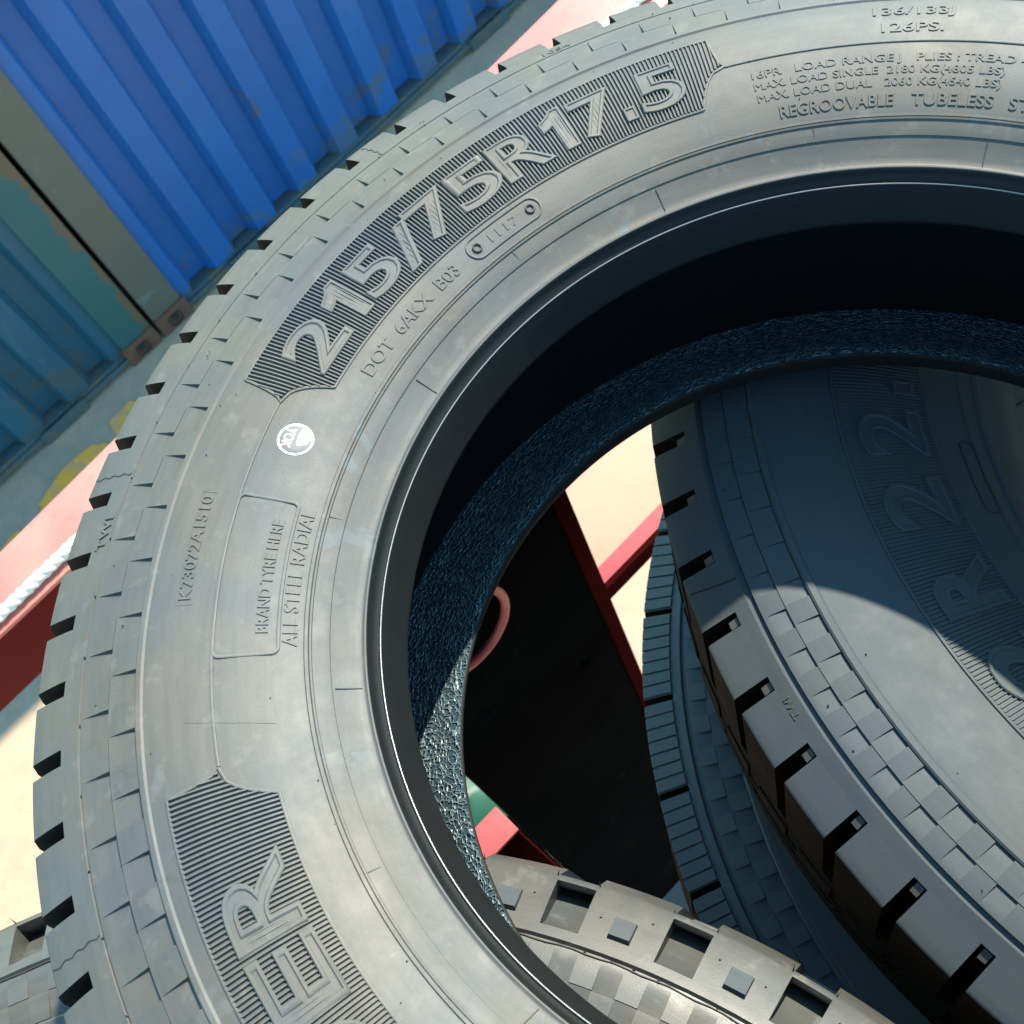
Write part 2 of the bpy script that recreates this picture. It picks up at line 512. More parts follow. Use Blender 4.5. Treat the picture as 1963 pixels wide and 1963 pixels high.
fbox('lower_panel', (0.1030, 0.55, 0.470, 0.490, 0.0, OZ - 1.62), M['black'], 0.004)
fbox('side_post', (0.0815, 0.1015, 0.466, 0.52, 0.0, OZ - 0.50), M['shaded_maroon'], 0.003)
pn = fbox('black_panel', (-0.190, 0.0808, 0.468, 0.492, 0.0, OZ - 0.48), M['black'], 0.006)
for (x, z) in ((-0.12, -0.96), (0.03, -1.10)):
    v = []; f = []
    n = 10
    for k in range(n):
        a = 2 * PI * k / n
        v.append((x + 0.013 * math.cos(a), 0.4683, z + OZ + 0.013 * math.sin(a)))
        v.append((x + 0.008 * math.cos(a), 0.460, z + OZ + 0.008 * math.sin(a)))
    f = [(2 * k, 2 * ((k + 1) % n), 2 * ((k + 1) % n) + 1, 2 * k + 1) for k in range(n)] + [tuple(2 * k + 1 for k in range(n))]
    b_ = obj('bolt', [tuple(finv @ Vector(p)) for p in v], f, M['black'], fr)
    b_.parent = pn


def tube(pts, rad, seg=10):
    v = []; f = []
    n = len(pts)
    for i, p in enumerate(pts):
        p = Vector(p)
        t_ = (Vector(pts[min(i + 1, n - 1)]) - Vector(pts[max(i - 1, 0)])).normalized()
        a = t_.cross(Vector((0.13, 0.2, 1))).normalized(); b = t_.cross(a)
        for k in range(seg):
            q = 2 * PI * k / seg
            v.append(tuple(p + rad * (a * math.cos(q) + b * math.sin(q))))
    for i in range(n - 1):
        for k in range(seg):
            f.append((i * seg + k, i * seg + (k + 1) % seg, (i + 1) * seg + (k + 1) % seg, (i + 1) * seg + k))
    f.append(tuple(range(seg))[::-1]); f.append(tuple((n - 1) * seg + k for k in range(seg)))
    return v, f


arc = []
for k in range(25):
    a = R(120 - 255 * k / 24)
    arc.append((-0.080 + 0.057 * math.cos(a), 0.452 - 0.006 * math.sin(a), OZ - 0.700 + 0.088 * math.sin(a)))
v, f = tube(arc, 0.0052)
obj('lifting_loop', [tuple(finv @ Vector(p)) for p in v], f, M['red_post'], fr, 60)
fbox('stub_post', (-0.238, -0.1860, 0.2365, 0.264, 0.0, OZ - 0.6065), M['shaded_maroon'], 0.002)  # shaft coloured dark to stand for the post's shaded sides
fbox('stub_post_top', (-0.240, -0.1845, 0.2345, 0.266, OZ - 0.606, OZ - 0.60), M['red_post'], 0.002)  # top of the same post, split off to keep its lit red

# rope on the beam
rv = MB()
for s_ in range(3):
    pts = []
    n = 420
    for k in range(n):
        x = -2.4 + 4.6 * k / (n - 1)
        ph = 2 * PI * (x / 0.050) + s_ * 2 * PI / 3
        y = 1.096 + 0.006 * math.sin(2.1 * x) + 0.010 * (x - 0.0) * 0.5
        pts.append((x, y + 0.0046 * math.cos(ph), DZ + 0.0102 + 0.0046 * math.sin(ph)))
    rv.add(*tube(pts, 0.0054, 8))
ro = obj('rope', rv.v, rv.f, M['rope'], smooth=60)
tag(ro, 'white twisted rope lying along the red steel beam', 'rope')

# crumpled green sheet on the ground
rnd = random.Random(4)
gv = []; gf = []
n = 16
for j in range(n + 1):
    for i in range(n + 1):
        u, w = i / n - 0.5, j / n - 0.5
        h = 0.05 + 0.10 * abs(math.sin(5.1 * u + 2.2 * w + 1.0)) * abs(math.cos(4.3 * w - 3.1 * u)) + 0.03 * rnd.random()
        if max(abs(u), abs(w)) > 0.47: h = 0.006
        gv.append((-0.36 + 0.62 * u, 1.34 + 0.50 * w, h))
for j in range(n):
    for i in range(n):
        a = j * (n + 1) + i
        gf.append((a, a + 1, a + n + 2, a + n + 1))
go = obj('tarpaulin', gv, gf, M['green'], smooth=60)
tag(go, 'crumpled green tarpaulin on the ground, seen through the tyre beside the red post', 'tarpaulin')

# loading platform that carries the tyre stacks
pf = empty('loading_platform', Matrix.Translation((-0.1, -0.5, 0)))
tag(pf, 'grey steel loading platform under the stacked tyres', 'platform')
pinv = pf.matrix_world.inverted()


def pbox(name, a, mat, b=0.004):
    o = bevel_box(name, *a, mat, None, b)
    for v in o.data.vertices: v.co = pinv @ v.co
    o.parent = pf


pbox('deck', (-1.25, 1.05, -1.1, 0.16, OZ - 1.03, OZ - 0.97), M['platform'])
for x in (-1.2, 0.9):
    for y in (-1.05, 0.05):
        pbox('leg', (x, x + 0.1, y, y + 0.1, 0.0, OZ - 1.031), M['platform'])


# ------------------------------------------------------------------ tyres
def smooth_interp(pts):
    pts = sorted(pts)
    xs = np.array([p[0] for p in pts]); ys = np.array([p[1] for p in pts])
    d = np.diff(ys) / np.diff(xs)
    m = np.zeros(len(xs)); m[1:-1] = (d[:-1] + d[1:]) / 2; m[0] = d[0]; m[-1] = d[-1]

    def fn(x):
        x = np.asarray(x, float)
        i = np.clip(np.searchsorted(xs, x) - 1, 0, len(xs) - 2)
        h = xs[i + 1] - xs[i]; t = (x - xs[i]) / h
        return ((2 * t**3 - 3 * t**2 + 1) * ys[i] + (t**3 - 2 * t**2 + t) * h * m[i] + (-2 * t**3 + 3 * t**2) * ys[i + 1] + (t**3 - t**2) * h * m[i + 1])
    return fn


class Skin:
    """the front sidewall as a surface: (r, theta, height) in mm -> point in metres"""
    def __init__(s, pts):
        s.z = smooth_interp(pts); s.rmin = pts[0][0]
    def pt(s, r, th, h=0.0):
        r = np.asarray(r, float); th = np.asarray(th, float); h = np.asarray(h, float)
        sl = (s.z(r + 0.5) - s.z(r - 0.5))
        k = 1 / np.sqrt(1 + sl * sl)
        rr = r - h * sl * k; zz = s.z(r) + h * k
        return np.stack([rr * np.cos(th), rr * np.sin(th), zz + 0 * th], -1) / 1000.0


def revolve(prof, seg, flip=False, th0=0.0, th1=2 * PI):
    full = abs(th1 - th0 - 2 * PI) < 1e-6
    ns = seg if full else seg + 1
    v = []; f = []
    for k in range(ns):
        a = th0 + (th1 - th0) * k / seg
        c, s = math.cos(a), math.sin(a)
        for r, z in prof: v.append((r * c / 1000, r * s / 1000, z / 1000))
    n = len(prof)
    for k in range(seg):
        k2 = (k + 1) % ns
        for i in range(n - 1):
            q = (k * n + i, k2 * n + i, k2 * n + i + 1, k * n + i + 1)
            f.append(q[::-1] if flip else q)
    return v, f


def ring_profile(sk, stations):
    """stations: (r, h) along the skin, resampled so that it stays curved"""
    out = []
    for (r0, h0), (r1, h1) in zip(stations[:-1], stations[1:]):
        n = max(1, int(abs(r1 - r0) / 2.5))
        for k in range(n):
            t = k / n
            out.append((r0 + (r1 - r0) * t, h0 + (h1 - h0) * t))
    out.append(stations[-1])
    res = []
    for r, h in out:
        p = sk.pt(r, 0.0, h) * 1000
        res.append((float(p[0]), float(p[2])))
    return res


def sweep(sk, path, width, height, base=-0.4, closed=False):
    """raised line along (r, theta) points on the skin"""
    P = [np.array((r * math.cos(t), r * math.sin(t))) for r, t in path]
    n = len(P)
    v = []; f = []
    sec = [(-0.5, base), (-0.36, height * 0.85), (-0.15, height), (0.15, height), (0.36, height * 0.85), (0.5, base)]
    for i in range(n):
        a = P[(i - 1) % n] if closed or i > 0 else P[i]
        b = P[(i + 1) % n] if closed or i < n - 1 else P[i]
        d = b - a; d = d / (np.linalg.norm(d) + 1e-12); nr = np.array((-d[1], d[0]))
        for u, h in sec:
            q = P[i] + nr * u * width
            v.append(tuple(sk.pt(np.hypot(*q), math.atan2(q[1], q[0]), h)))
    m = len(sec)
    for i in range(n if closed else n - 1):
        j = (i + 1) % n
        for k in range(m - 1):
            f.append((i * m + k, i * m + k + 1, j * m + k + 1, j * m + k))
    if not closed:
        f.append(tuple(range(m))); f.append(tuple((n - 1) * m + k for k in range(m))[::-1])
    # orient upwards
    a, b, c = (np.array(v[i]) for i in f[2][:3])
    if np.cross(b - a, c - a)[2] < 0: f = [q[::-1] for q in f]
    return v, f


def arc_path(r, a0, a1, step=0.6):
    n = max(2, int(abs(a1 - a0) / step))
    return [(r, R(a0 + (a1 - a0) * k / n)) for k in range(n + 1)]


_glyphs = {}


def glyph(text, outline, offset, bevel, extrude, res=4):
    key = (text, outline, offset, bevel, extrude)
    if key in _glyphs: return _glyphs[key]
    if text in '1.':
        cu = bpy.data.curves.new('glyph', 'CURVE')
        cu.dimensions = '2D'
        sp_ = cu.splines.new('POLY')
        pts_ = [(0.30, 0), (0.50, 0), (0.50, 0.729), (0.36, 0.729), (0.29, 0.655), (0.10, 0.575), (0.10, 0.44), (0.21, 0.465), (0.30, 0.51)]
        if text == '.': pts_ = [(0, 0), (0.15, 0), (0.15, 0.17), (0, 0.17)]
        sp_.points.add(len(pts_) - 1)
        for q_, p_ in zip(sp_.points, pts_): q_.co = (p_[0], p_[1], 0, 1)
        sp_.use_cyclic_u = True
    else:
        cu = bpy.data.curves.new('glyph', 'FONT')
        cu.body = text
        cu.size = 1
    cu.resolution_u = res
    cu.offset = offset
    cu.extrude = extrude
    cu.bevel_depth = bevel
    cu.bevel_resolution = 1
    cu.fill_mode = 'NONE' if outline else 'FRONT'
    o = bpy.data.objects.new('glyph', cu)
    C.objects.link(o)
    dg = bpy.context.evaluated_depsgraph_get()
    dg.update()
    me = bpy.data.meshes.new_from_object(o.evaluated_get(dg))
    v = np.array([p.co[:] for p in me.vertices]); f = [tuple(p.vertices) for p in me.polygons]
    bpy.data.objects.remove(o); bpy.data.curves.remove(cu); bpy.data.meshes.remove(me)
    _glyphs[key] = (v, f)
    return v, f


CAP = 0.729


def text_on(sk, text, a0, a1, r0, r1, h0, h1, outline=None, offset=0.0, zmm=None, fit=True):
    """text read clockwise from angle a0 to a1 (degrees), cap height from radius r0 to r1"""
    m = MB()
    jobs = [(False, h0, h1)]
    if outline: jobs.append((True, *outline))
    vs_, _ = glyph(text, False, offset, 0.0, 0.02)
    xmin, xmax = vs_[:, 0].min(), vs_[:, 0].max()
    for ol, ha, hb in jobs:
        if ol: v, f = glyph(text, True, offset - 0.004, 0.024, 0.0)
        else: v, f = glyph(text, False, offset, 0.010, 0.02)
        zmin, zmax = v[:, 2].min(), v[:, 2].max()
        x = (v[:, 0] - xmin) / (xmax - xmin)
        th = np.radians(a0 + (a1 - a0) * x)
        r = r0 + (r1 - r0) * v[:, 1] / CAP
        h = ha + (hb - ha) * (v[:, 2] - zmin) / (zmax - zmin)
        m.add(sk.pt(r, th, h).tolist(), f)
    return m.v, m.f


def wedge_tile(sk, ra, rb, w, depth, lift=0.0):
    """a checker tile: flush on top, thick at the inner edge ra, running out at rb; spans theta 0..w (degrees)"""
    nr, nt_ = 4, 4
    v = []; f = []
    g_ = 0.25
    for j in range(nt_ + 1):
        th = R(w * j / nt_)
        for i in range(nr + 1):
            r = ra + g_ + (rb - ra - g_) * i / nr
            v.append(tuple(sk.pt(r, th, lift + 0.01)))
    n0 = len(v)
    for j in range(nt_):
        for i in range(nr):
            a = j * (nr + 1) + i
            f.append((a, a + 1, a + nr + 2, a + nr + 1))
    rim = [(0, i) for i in range(nr + 1)] + [(j, nr) for j in range(1, nt_ + 1)] + [(nt_, i) for i in range(nr - 1, -1, -1)] + [(j, 0) for j in range(nt_ - 1, 0, -1)]
    idx = [j * (nr + 1) + i for j, i in rim]
    low = []
    for j, i in rim:
        r = ra + g_ + (rb - ra - g_) * i / nr
        low.append(len(v)); v.append(tuple(sk.pt(r, R(w * j / nt_), -depth * (1 - i / nr) - 0.35)))
    L = len(idx)
    for k in range(L):
        f.append((idx[k], low[k], low[(k + 1) % L], idx[(k + 1) % L])[::-1])
    a, b, c = (np.array(v[q]) for q in f[0][:3])
    if np.cross(b - a, c - a)[2] < 0: f = [q[::-1] for q in f]
    return v, f


def block_vf(sk, ra, rb, w, crown, zlow, skew=0.0, taper=0.0):
    """shoulder block: top follows the skin from ra to rb, then goes round the edge to the crown and down to zlow (mm)"""
    na = 4
    prof = []
    for i in range(5):
        r = ra + (rb - 1.2 - ra) * i / 4
        p = sk.pt(r, 0.0, 0.012) * 1000; prof.append((p[0], p[2]))
    ze = float(sk.z(rb))
    prof += [(rb - 0.35, ze + 0.05), (rb + 0.15, ze - 0.8), (crown - 0.8 - taper * (crown - rb) * 3.0, ze - (crown - rb) * 3.0), (crown - taper * (ze - zlow - 8), zlow + 8), (crown - 0.4 - taper * (ze - zlow), zlow + 1.0), (crown - 2 - taper * (ze - zlow), zlow)]
    base = [(ra - 2.5 - taper * (ze - zlow), zlow), (ra - 2.5, prof[0][1] - 4)]
    prof = prof + base
    n = len(prof)
    v = []; f = []
    e = R(0.08)
    for j in range(na + 1):
        th = R(w * j / na)
        for r, z in prof: v.append((r * math.cos(th + skew * (z - prof[0][1])) / 1000, r * math.sin(th + skew * (z - prof[0][1])) / 1000, z / 1000))
    for j in range(na):
        for i in range(n):
            i2 = (i + 1) % n
            f.append((j * n + i, (j + 1) * n + i, (j + 1) * n + i2, j * n + i2)[::-1])
    f.append(tuple(range(n))[::-1]); f.append(tuple(na * n + i for i in range(n)))
    return v, f


def fix_normals(me):
    bm = bmesh.new(); bm.from_mesh(me)
    bmesh.ops.recalc_face_normals(bm, faces=bm.faces[:])
    bm.to_mesh(me); bm.free()


def rot_copies(name, me, parent, angles):
    out = []
    for a in angles:
        o = bpy.data.objects.new(name, me)
        o.parent = parent
        o.rotation_euler = (0, 0, R(a))
        C.objects.link(o)
        out.append(o)
    return out


def nibs(sk, spots):
    m = MB()
    for r, a, h, rad in spots:
        th = R(a)
        c = sk.pt(r, th, -0.1); t = sk.pt(r + random.uniform(-.5, .5), th + random.uniform(-1, 1) * 0.002, h)
        v = [tuple(t)]; n = 6
        for k in range(n):
            q = 2 * PI * k / n
            v.append((c[0] + rad / 1000 * math.cos(q), c[1] + rad / 1000 * math.sin(q), c[2]))
        m.add(v, [(0, 1 + k, 1 + (k + 1) % n) for k in range(n)])
    return m.v, m.f


def hatch(sk, pitch, lo, hi, a_from, a_to, width, height):
    """radial serration: lo(a), hi(a) give the radial ends in mm for angle a (degrees)"""
    m = MB()
    a = a_from
    while a < a_to:
        r0, r1 = lo(a), hi(a)
        if r1 - r0 > 1.0:
            n = max(2, int((r1 - r0) / 8))
            v = []; f = []
            for i in range(n + 1):
                r = r0 + (r1 - r0) * i / n
                for u, h in ((-0.5, -0.3), (-0.28, height), (0.28, height), (0.5, -0.3)):
                    v.append(tuple(sk.pt(r, R(a) + u * width / r, h)))
            for i in range(n):
                for k in range(3):
                    f.append((i * 4 + k, (i + 1) * 4 + k, (i + 1) * 4 + k + 1, i * 4 + k + 1))
            m.add(v, f)
        a += pitch
    return m.v, m.f


def tyre_matrix(cx, cy, cz, cols):
    return Matrix(((cols[0][0], cols[0][1], cols[0][2], cx), (cols[1][0], cols[1][1], cols[1][2], cy), (cols[2][0], cols[2][1], cols[2][2], cz + OZ), (0, 0, 0, 1)))


def tilt(a, b):
    a, b = R(a), R(b)
    ax = Vector((math.sin(b), -math.sin(a) * math.cos(b), math.cos(a) * math.cos(b)))
    x = Vector((0, 1, 0)).cross(ax).normalized(); y = ax.cross(x)
    return [[x[i], y[i], ax[i]] for i in range(3)]


def body(t, sk, spec):
    """everything every tyre has: front and back sidewall, beads, liner, tread base, blocks, checker tiles"""
    mt = spec['mat']
    seg = spec['seg']
    rb_, zb = spec['heel']
    # front sidewall
    v, f = revolve(ring_profile(sk, spec['side']) + spec.get('side_tail', []), seg)
    o = obj('sidewall', v, f, mt, t, 28); fix_normals(o.data)
    # bead: rib at the heel, rib at the flange, face to the toe
    v, f = revolve(spec['bead'], seg); o = obj('bead', v, f, spec['bead_mat'], t, 28)
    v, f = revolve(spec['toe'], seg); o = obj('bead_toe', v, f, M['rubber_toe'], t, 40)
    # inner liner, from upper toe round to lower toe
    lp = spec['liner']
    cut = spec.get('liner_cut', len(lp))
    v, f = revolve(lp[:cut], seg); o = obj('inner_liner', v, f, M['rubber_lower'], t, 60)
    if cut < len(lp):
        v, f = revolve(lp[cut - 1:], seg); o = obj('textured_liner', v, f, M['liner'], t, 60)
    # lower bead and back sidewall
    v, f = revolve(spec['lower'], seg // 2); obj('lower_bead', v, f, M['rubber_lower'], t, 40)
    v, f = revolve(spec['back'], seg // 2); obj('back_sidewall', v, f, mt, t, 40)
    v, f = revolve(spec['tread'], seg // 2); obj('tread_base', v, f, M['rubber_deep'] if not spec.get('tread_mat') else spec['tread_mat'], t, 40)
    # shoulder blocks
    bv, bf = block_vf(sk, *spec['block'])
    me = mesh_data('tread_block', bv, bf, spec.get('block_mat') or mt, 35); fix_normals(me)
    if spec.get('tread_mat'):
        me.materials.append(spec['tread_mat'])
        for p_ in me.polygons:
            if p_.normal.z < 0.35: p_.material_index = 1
    rot_copies('tread_block', me, t, spec['block_angles'])
    # checker tiles
    for ra, rb2, start, period, w, depth in spec['checks']:
        v, f = wedge_tile(sk, ra, rb2, w, depth)
        me = mesh_data('checker_tile', v, f, spec.get('tile_mat', mt), 30)
        n = round(360 / period)
        rot_copies('checker_tile', me, t, [start - w + period * k * (360 / period / n) for k in range(n)])


# ---- the top tyre
SK1 = Skin([(222, 80.6), (224.4, 82.3), (233, 87), (245, 94), (260, 100), (275, 104), (290, 106.5), (305, 107.5), (320, 106.8), (335, 103), (350, 98), (365, 92), (380, 84), (386, 80)])
W1 = [[0.578981, 0.811141, 0.082648], [-0.815248, 0.574405, 0.073685], [0.012295, -0.110041, 0.993851]]
T1 = empty('tyre', tyre_matrix(0, 0, 0, W1))
tag(T1, 'grey new tyre marked 215/75R17.5 lying on top of the others', 'tyre')

PITCH = 5.2426
ang = [118.0715 + PITCH * k for k in range(-1, 19)]        # block start angles, the ones in view evenly spaced
rest = 360 - 20 * PITCH
ang += [ang[-1] + PITCH + (rest / 49) * k for k in range(49)]
spec1 = dict(
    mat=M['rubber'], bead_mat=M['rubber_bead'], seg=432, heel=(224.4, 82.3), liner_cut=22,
    side=[(249.0, 0.0), (251.2, 0.0), (259, 0), (286, 0), (310, 0), (317.6, 0), (318.6, 0.85), (320.6, 1.0), (321.2, 0.5), (321.4, -1.9), (335.2, 0.0), (335.5, -1.9), (349.6, 0.0), (350.6, 0.0), (350.95, -0.8), (351.6, -0.8), (351.95, 0.0), (361.8, 0.0)], side_tail=[(362.0, 92.6)],
    bead=ring_profile(SK1, [(249.0, 0.0), (248.7, 0.75), (247.4, 0.85), (247.1, 0.35), (246.8, 0.75), (246.0, 0.7), (245.6, 0.0), (240.0, 0.35), (238.9, 0.35), (238.5, -0.25), (226.6, 0.0)]) + [
        (225.6, 83.6), (224.9, 83.95), (224.6, 83.8)],
    toe=[(224.62, 83.8), (224.1, 83.2), (223.6, 81.6), (222.9, 79.6), (221.6, 77.6), (220.4, 76.8), (219.6, 77.1), (219.2, 76.9), (218.95, 76.2), (218.3, 74.6), (217.2, 71.5), (215.4, 66.2), (213.6, 60.6), (212.7, 58.2), (212.3, 57.0), (212.5, 56.2), (213.4, 55.6)],
    liner=[(213.2, 55.7), (217, 57), (224, 62), (233, 70), (245, 79), (262, 87.5), (282, 93), (305, 94.5), (325, 91), (340, 84), (350, 74), (355.5, 60), (357.5, 40), (358, 0), (357.5, -40), (355.5, -60), (350, -74), (340, -84), (325, -91), (305, -94.5), (282, -93), (272, -90.6), (262, -87.5), (247, -80), (236, -72.5), (228, -66.5), (221, -61.6), (217.0, -59.4), (215.2, -59.1)],
    lower=[(215.3, -59.12), (214.6, -59.3), (214.2, -59.6), (213.9, -60.6), (214.3, -62.5), (217, -70), (219.5, -77.5), (224.4, -82.3)],
    back=[(224.4, -82.3), (233, -87), (245, -94), (260, -100), (275, -104), (290, -106.5), (305, -107.5), (320, -106.8), (335, -103), (350, -98), (365, -92), (380, -84), (383, -70)],
    tread=[(362.0, 92.7), (362.6, 80), (363.4, 62), (366, 40), (366, 22), (382, 22), (383.5, 12), (383.5, 4), (373, 3.5), (373, -3.5), (383.5, -4), (383.5, -14), (382, -24), (370, -25), (370, -33), (383, -34), (383, -70)],
    tread_mat=M['rubber_groove'], block=(361.8, 380.2, PITCH - 1.1957, 383.4, 24), block_angles=[a - PITCH + 0.0 for a in ang],
    checks=[(335.3, 349.7, 199.2, 4.9315, 2.4657, 1.9), (321.3, 335.2, 196.6, 4.9315, 2.4657, 1.9)],
)
body(T1, SK1, spec1)

RF = M['rubber_face']
for rr_, zz_, rad_ in ((224.75, 83.3, 0.62), (219.45, 77.15, 0.40)):
    v, f = revolve([(rr_ + rad_ * math.cos(2 * PI * k / 10), zz_ + rad_ * math.sin(2 * PI * k / 10)) for k in range(11)], 432)
    o = obj('bead_rib', v, f, M['rib'] if rr_ < 222 else M['rubber_bead'], T1, 60); fix_normals(o.data)


def bracket(tip_a, tip_r, out_a, out_r, in_a, in_r):
    """one pointed end of a lettering panel: list of (r, theta)"""
    p = []
    for k in range(10, -1, -1):
        u = k / 10
        p.append((tip_r + (out_r - tip_r) * u, R(tip_a + (out_a - tip_a) * u ** 0.45)))
    for k in range(1, 11):
        u = k / 10
        p.append((tip_r + (in_r - tip_r) * u, R(tip_a + (in_a - tip_a) * u ** 0.45)))
    return p


def end_r(tip_a, tip_r, out_a, out_r, in_a, in_r, a, lo0, hi0):
    """radial ends of the panel at angle a near a pointed end"""
    lo, hi = lo0, hi0
    so = (a - tip_a) / (out_a - tip_a); si = (a - tip_a) / (in_a - tip_a)
    if so < 0: return tip_r, tip_r
    hi = tip_r + (out_r - tip_r) * min(1, so) ** (1 / 0.45)
    lo = tip_r + (in_r - tip_r) * min(1, si) ** (1 / 0.45)
    return lo, hi


E1 = (169.9, 286.5, 168.6, 309.5, 166.3, 266.5)
E2 = (109.6, 288.5, 110.5, 309.5, 113.0, 266.5)
E3 = (207.0, 287.3, 208.4, 310.3, 210.7, 265.7)


def lims1(a):
    l1, h1 = end_r(*E1, a, 266.5, 309.5); l2, h2 = end_r(*E2, a, 266.5, 309.5)
    return max(l1, l2) + 0.6, min(h1, h2) - 0.6


v, f = hatch(SK1, 0.405, lambda a: lims1(a)[0], lambda a: lims1(a)[1], 109.7, 169.8, 1.12, 1.25)
o = obj('hatching', v, f, RF, T1, 20); fix_normals(o.data); o['kind'] = 'stuff'


def lims2(a):
    l, h = end_r(*E3, a, 265.7, 310.3)
    return l + 0.6, h - 0.6


v, f = hatch(SK1, 0.43, lambda a: lims2(a)[0], lambda a: lims2(a)[1], 207.1, 262, 1.18, 1.25)
o = obj('hatching', v, f, RF, T1, 20); fix_normals(o.data); o['kind'] = 'stuff'


def line(path, w=1.7, h=0.8, closed=False, name='panel_border', mat=None):
    v, f = sweep(SK1, path, w, h, closed=closed)
    return obj(name, v, f, mat or RF, T1, 40)


line(bracket(*E1)); line(bracket(*E2)); line(bracket(*E3))
line(arc_path(309.5, 110.5, 168.6)); line(arc_path(266.5, 113.0, 166.3))
line(arc_path(310.3, 208.4, 262)); line(arc_path(265.7, 210.7, 262))
line(arc_path(287.0, 170.0, 206.9), 1.7, 0.7)
line(arc_path(288.3, 58.0, 109.5), 1.7, 0.7)
# branding box
bxp = []
r0, r1, a0, a1, cr = 259.2, 286.6, 180.2, 196.8, 3.2
ca = math.degrees(cr / 272)
for (cr_, ca_, s0) in ((r1 - cr, a0 + ca, 90), (r0 + cr, a0 + ca, 180), (r0 + cr, a1 - ca, 270), (r1 - cr, a1 - ca, 0)):
    for k in range(6):
        q = R(s0 - 0 + 90 * k / 5) if False else 0
    pass
def rrect(r0, r1, a0, a1, cr):
    rm = (r0 + r1) / 2; ca = math.degrees(cr / rm)
    p = []
    for k in range(7):
        q = R(90 * k / 6); p.append((r1 - cr + cr * math.cos(q), R(a1 - ca + ca * math.sin(q))))
    for k in range(7):
        q = R(90 * k / 6); p.append((r0 + cr - cr * math.sin(q), R(a1 - ca + ca * math.cos(q))))
    n = 12
    for k in range(1, n): p.append((r0, R(a1 - ca + (a0 - a1 + 2 * ca) * k / n)))
    for k in range(7):
        q = R(90 * k / 6); p.append((r0 + cr - cr * math.cos(q), R(a0 + ca - ca * math.sin(q))))
    for k in range(7):
        q = R(90 * k / 6); p.append((r1 - cr + cr * math.sin(q), R(a0 + ca - ca * math.cos(q))))
    for k in range(1, n): p.append((r1, R(a0 + ca + (a1 - a0 - 2 * ca) * k / n)))
    return p


line(rrect(259.2, 286.8, 180.2, 196.8, 3.0), 1.9, 0.75, True, 'branding_box')
line(rrect(297.5, 305.3, 180.4, 191.5, 0.8), 0.5, 0.22, True, 'serial_plate')
# date capsule
cap_p = []
rc, hr = 257.8, 5.6
for k in range(13):
    q = R(-90 + 180 * k / 12); cap_p.append((rc + hr * math.sin(q), R(143.4 + math.degrees(hr * math.cos(q) / rc))))
for k in range(1, 8): cap_p.append((rc + hr, R(143.4 + (135.7 - 143.4) * k / 8)))
for k in range(13):
    q = R(90 - 180 * k / 12); cap_p.append((rc + hr * math.sin(q), R(135.7 - math.degrees(hr * math.cos(q) / rc))))
for k in range(1, 8): cap_p.append((rc - hr, R(135.7 + (143.4 - 135.7) * k / 8)))
line(cap_p, 1.1, 0.7, True, 'date_capsule')
for a in (143.4, 135.7):
    ringp = [(rc + 2.1 * math.cos(2 * PI * k / 16), R(a + math.degrees(2.1 * math.sin(2 * PI * k / 16) / rc))) for k in range(16)]
    line(ringp, 1.3, 1.0, True, 'date_stud', M['rubber_deep'])

# big letters
for ch, a0, a1 in (('2', 165.4, 159.9), ('1', 158.9, 156.0), ('5', 155.2, 150.5), ('/', 150.3, 146.6), ('7', 146.4, 141.7), ('5', 141.3, 136.0), ('R', 135.5, 129.9),
                   ('1', 129.4, 126.8), ('7', 126.0, 121.7), ('.', 121.0, 119.9), ('5', 118.9, 114.2)):
    if ch == '/': v, f = text_on(SK1, ch, a0, a1, 271.5, 297.0, -0.2, 1.35, (1.0, 2.05), 0.012)
    else: v, f = text_on(SK1, ch, a0, a1, 274.6, 300.6, -0.2, 1.35, (1.0, 2.05), 0.014)
    obj('raised_letter', v, f, RF, T1, 35)
for ch, a0, a1 in (('R', 222.3, 215.6), ('E', 229.2, 223.3), ('D', 236.9, 230.6)):
    v, f = text_on(SK1, ch, a0, a1, 273.6, 302.0, -0.2, 1.35, (1.0, 2.05), 0.012)
    obj('raised_letter', v, f, RF, T1, 35)

# small moulded lettering
for s, a0, a1, r0, r1, h in (('BRAND TYRE HERE', 194.6, 182.4, 263.6, 269.0, 0.42), ('ALL STEEL RADIAL', 196.1, 180.6, 251.6, 257.8, 0.42),
                             ('K73072A1510', 191.0, 180.8, 298.8, 304.6, 0.45), ('TWI', 185.1, 182.2, 353.6, 359.2, 0.6),
                             ('DOT  6AKX  B03', 163.2, 146.7, 254.0, 260.6, 0.42), ('1117', 141.6, 137.5, 255.4, 260.2, 0.35),
                             ('136/133J', 94.5, 87.0, 306.2, 312.0, 0.45), ('126PS.', 93.7, 87.8, 294.4, 300.6, 0.45),
                             ('16PR   LOAD RANGE J   PLIES : TREAD 4 STEEL', 107.1, 74.5, 276.4, 280.9, 0.45),
                             ('MAX. LOAD SINGLE  2180 KG(4805 LBS)', 107.1, 81.2, 269.6, 274.0, 0.45),
                             ('MAX. LOAD DUAL   2060 KG(4540 LBS)', 107.0, 81.3, 262.8, 267.2, 0.45),
                             ('REGROOVABLE', 104.9, 92.4, 252.6, 258.9, 0.5), ('TUBELESS', 90.4, 81.7, 252.6, 258.9, 0.5), ('STEEL', 80.0, 74.6, 252.6, 258.9, 0.5),
                             ('1054', 124.2, 121.6, 353.8, 357.8, 0.4)):
    v, f = text_on(SK1, s, a0, a1, r0, r1, -0.2, h if r1 - r0 < 5 else h * 1.2, None, 0.0 if r1 - r0 < 5 else 0.004)
    obj('raised_lettering', v, f, M['rubber'], T1, 35)

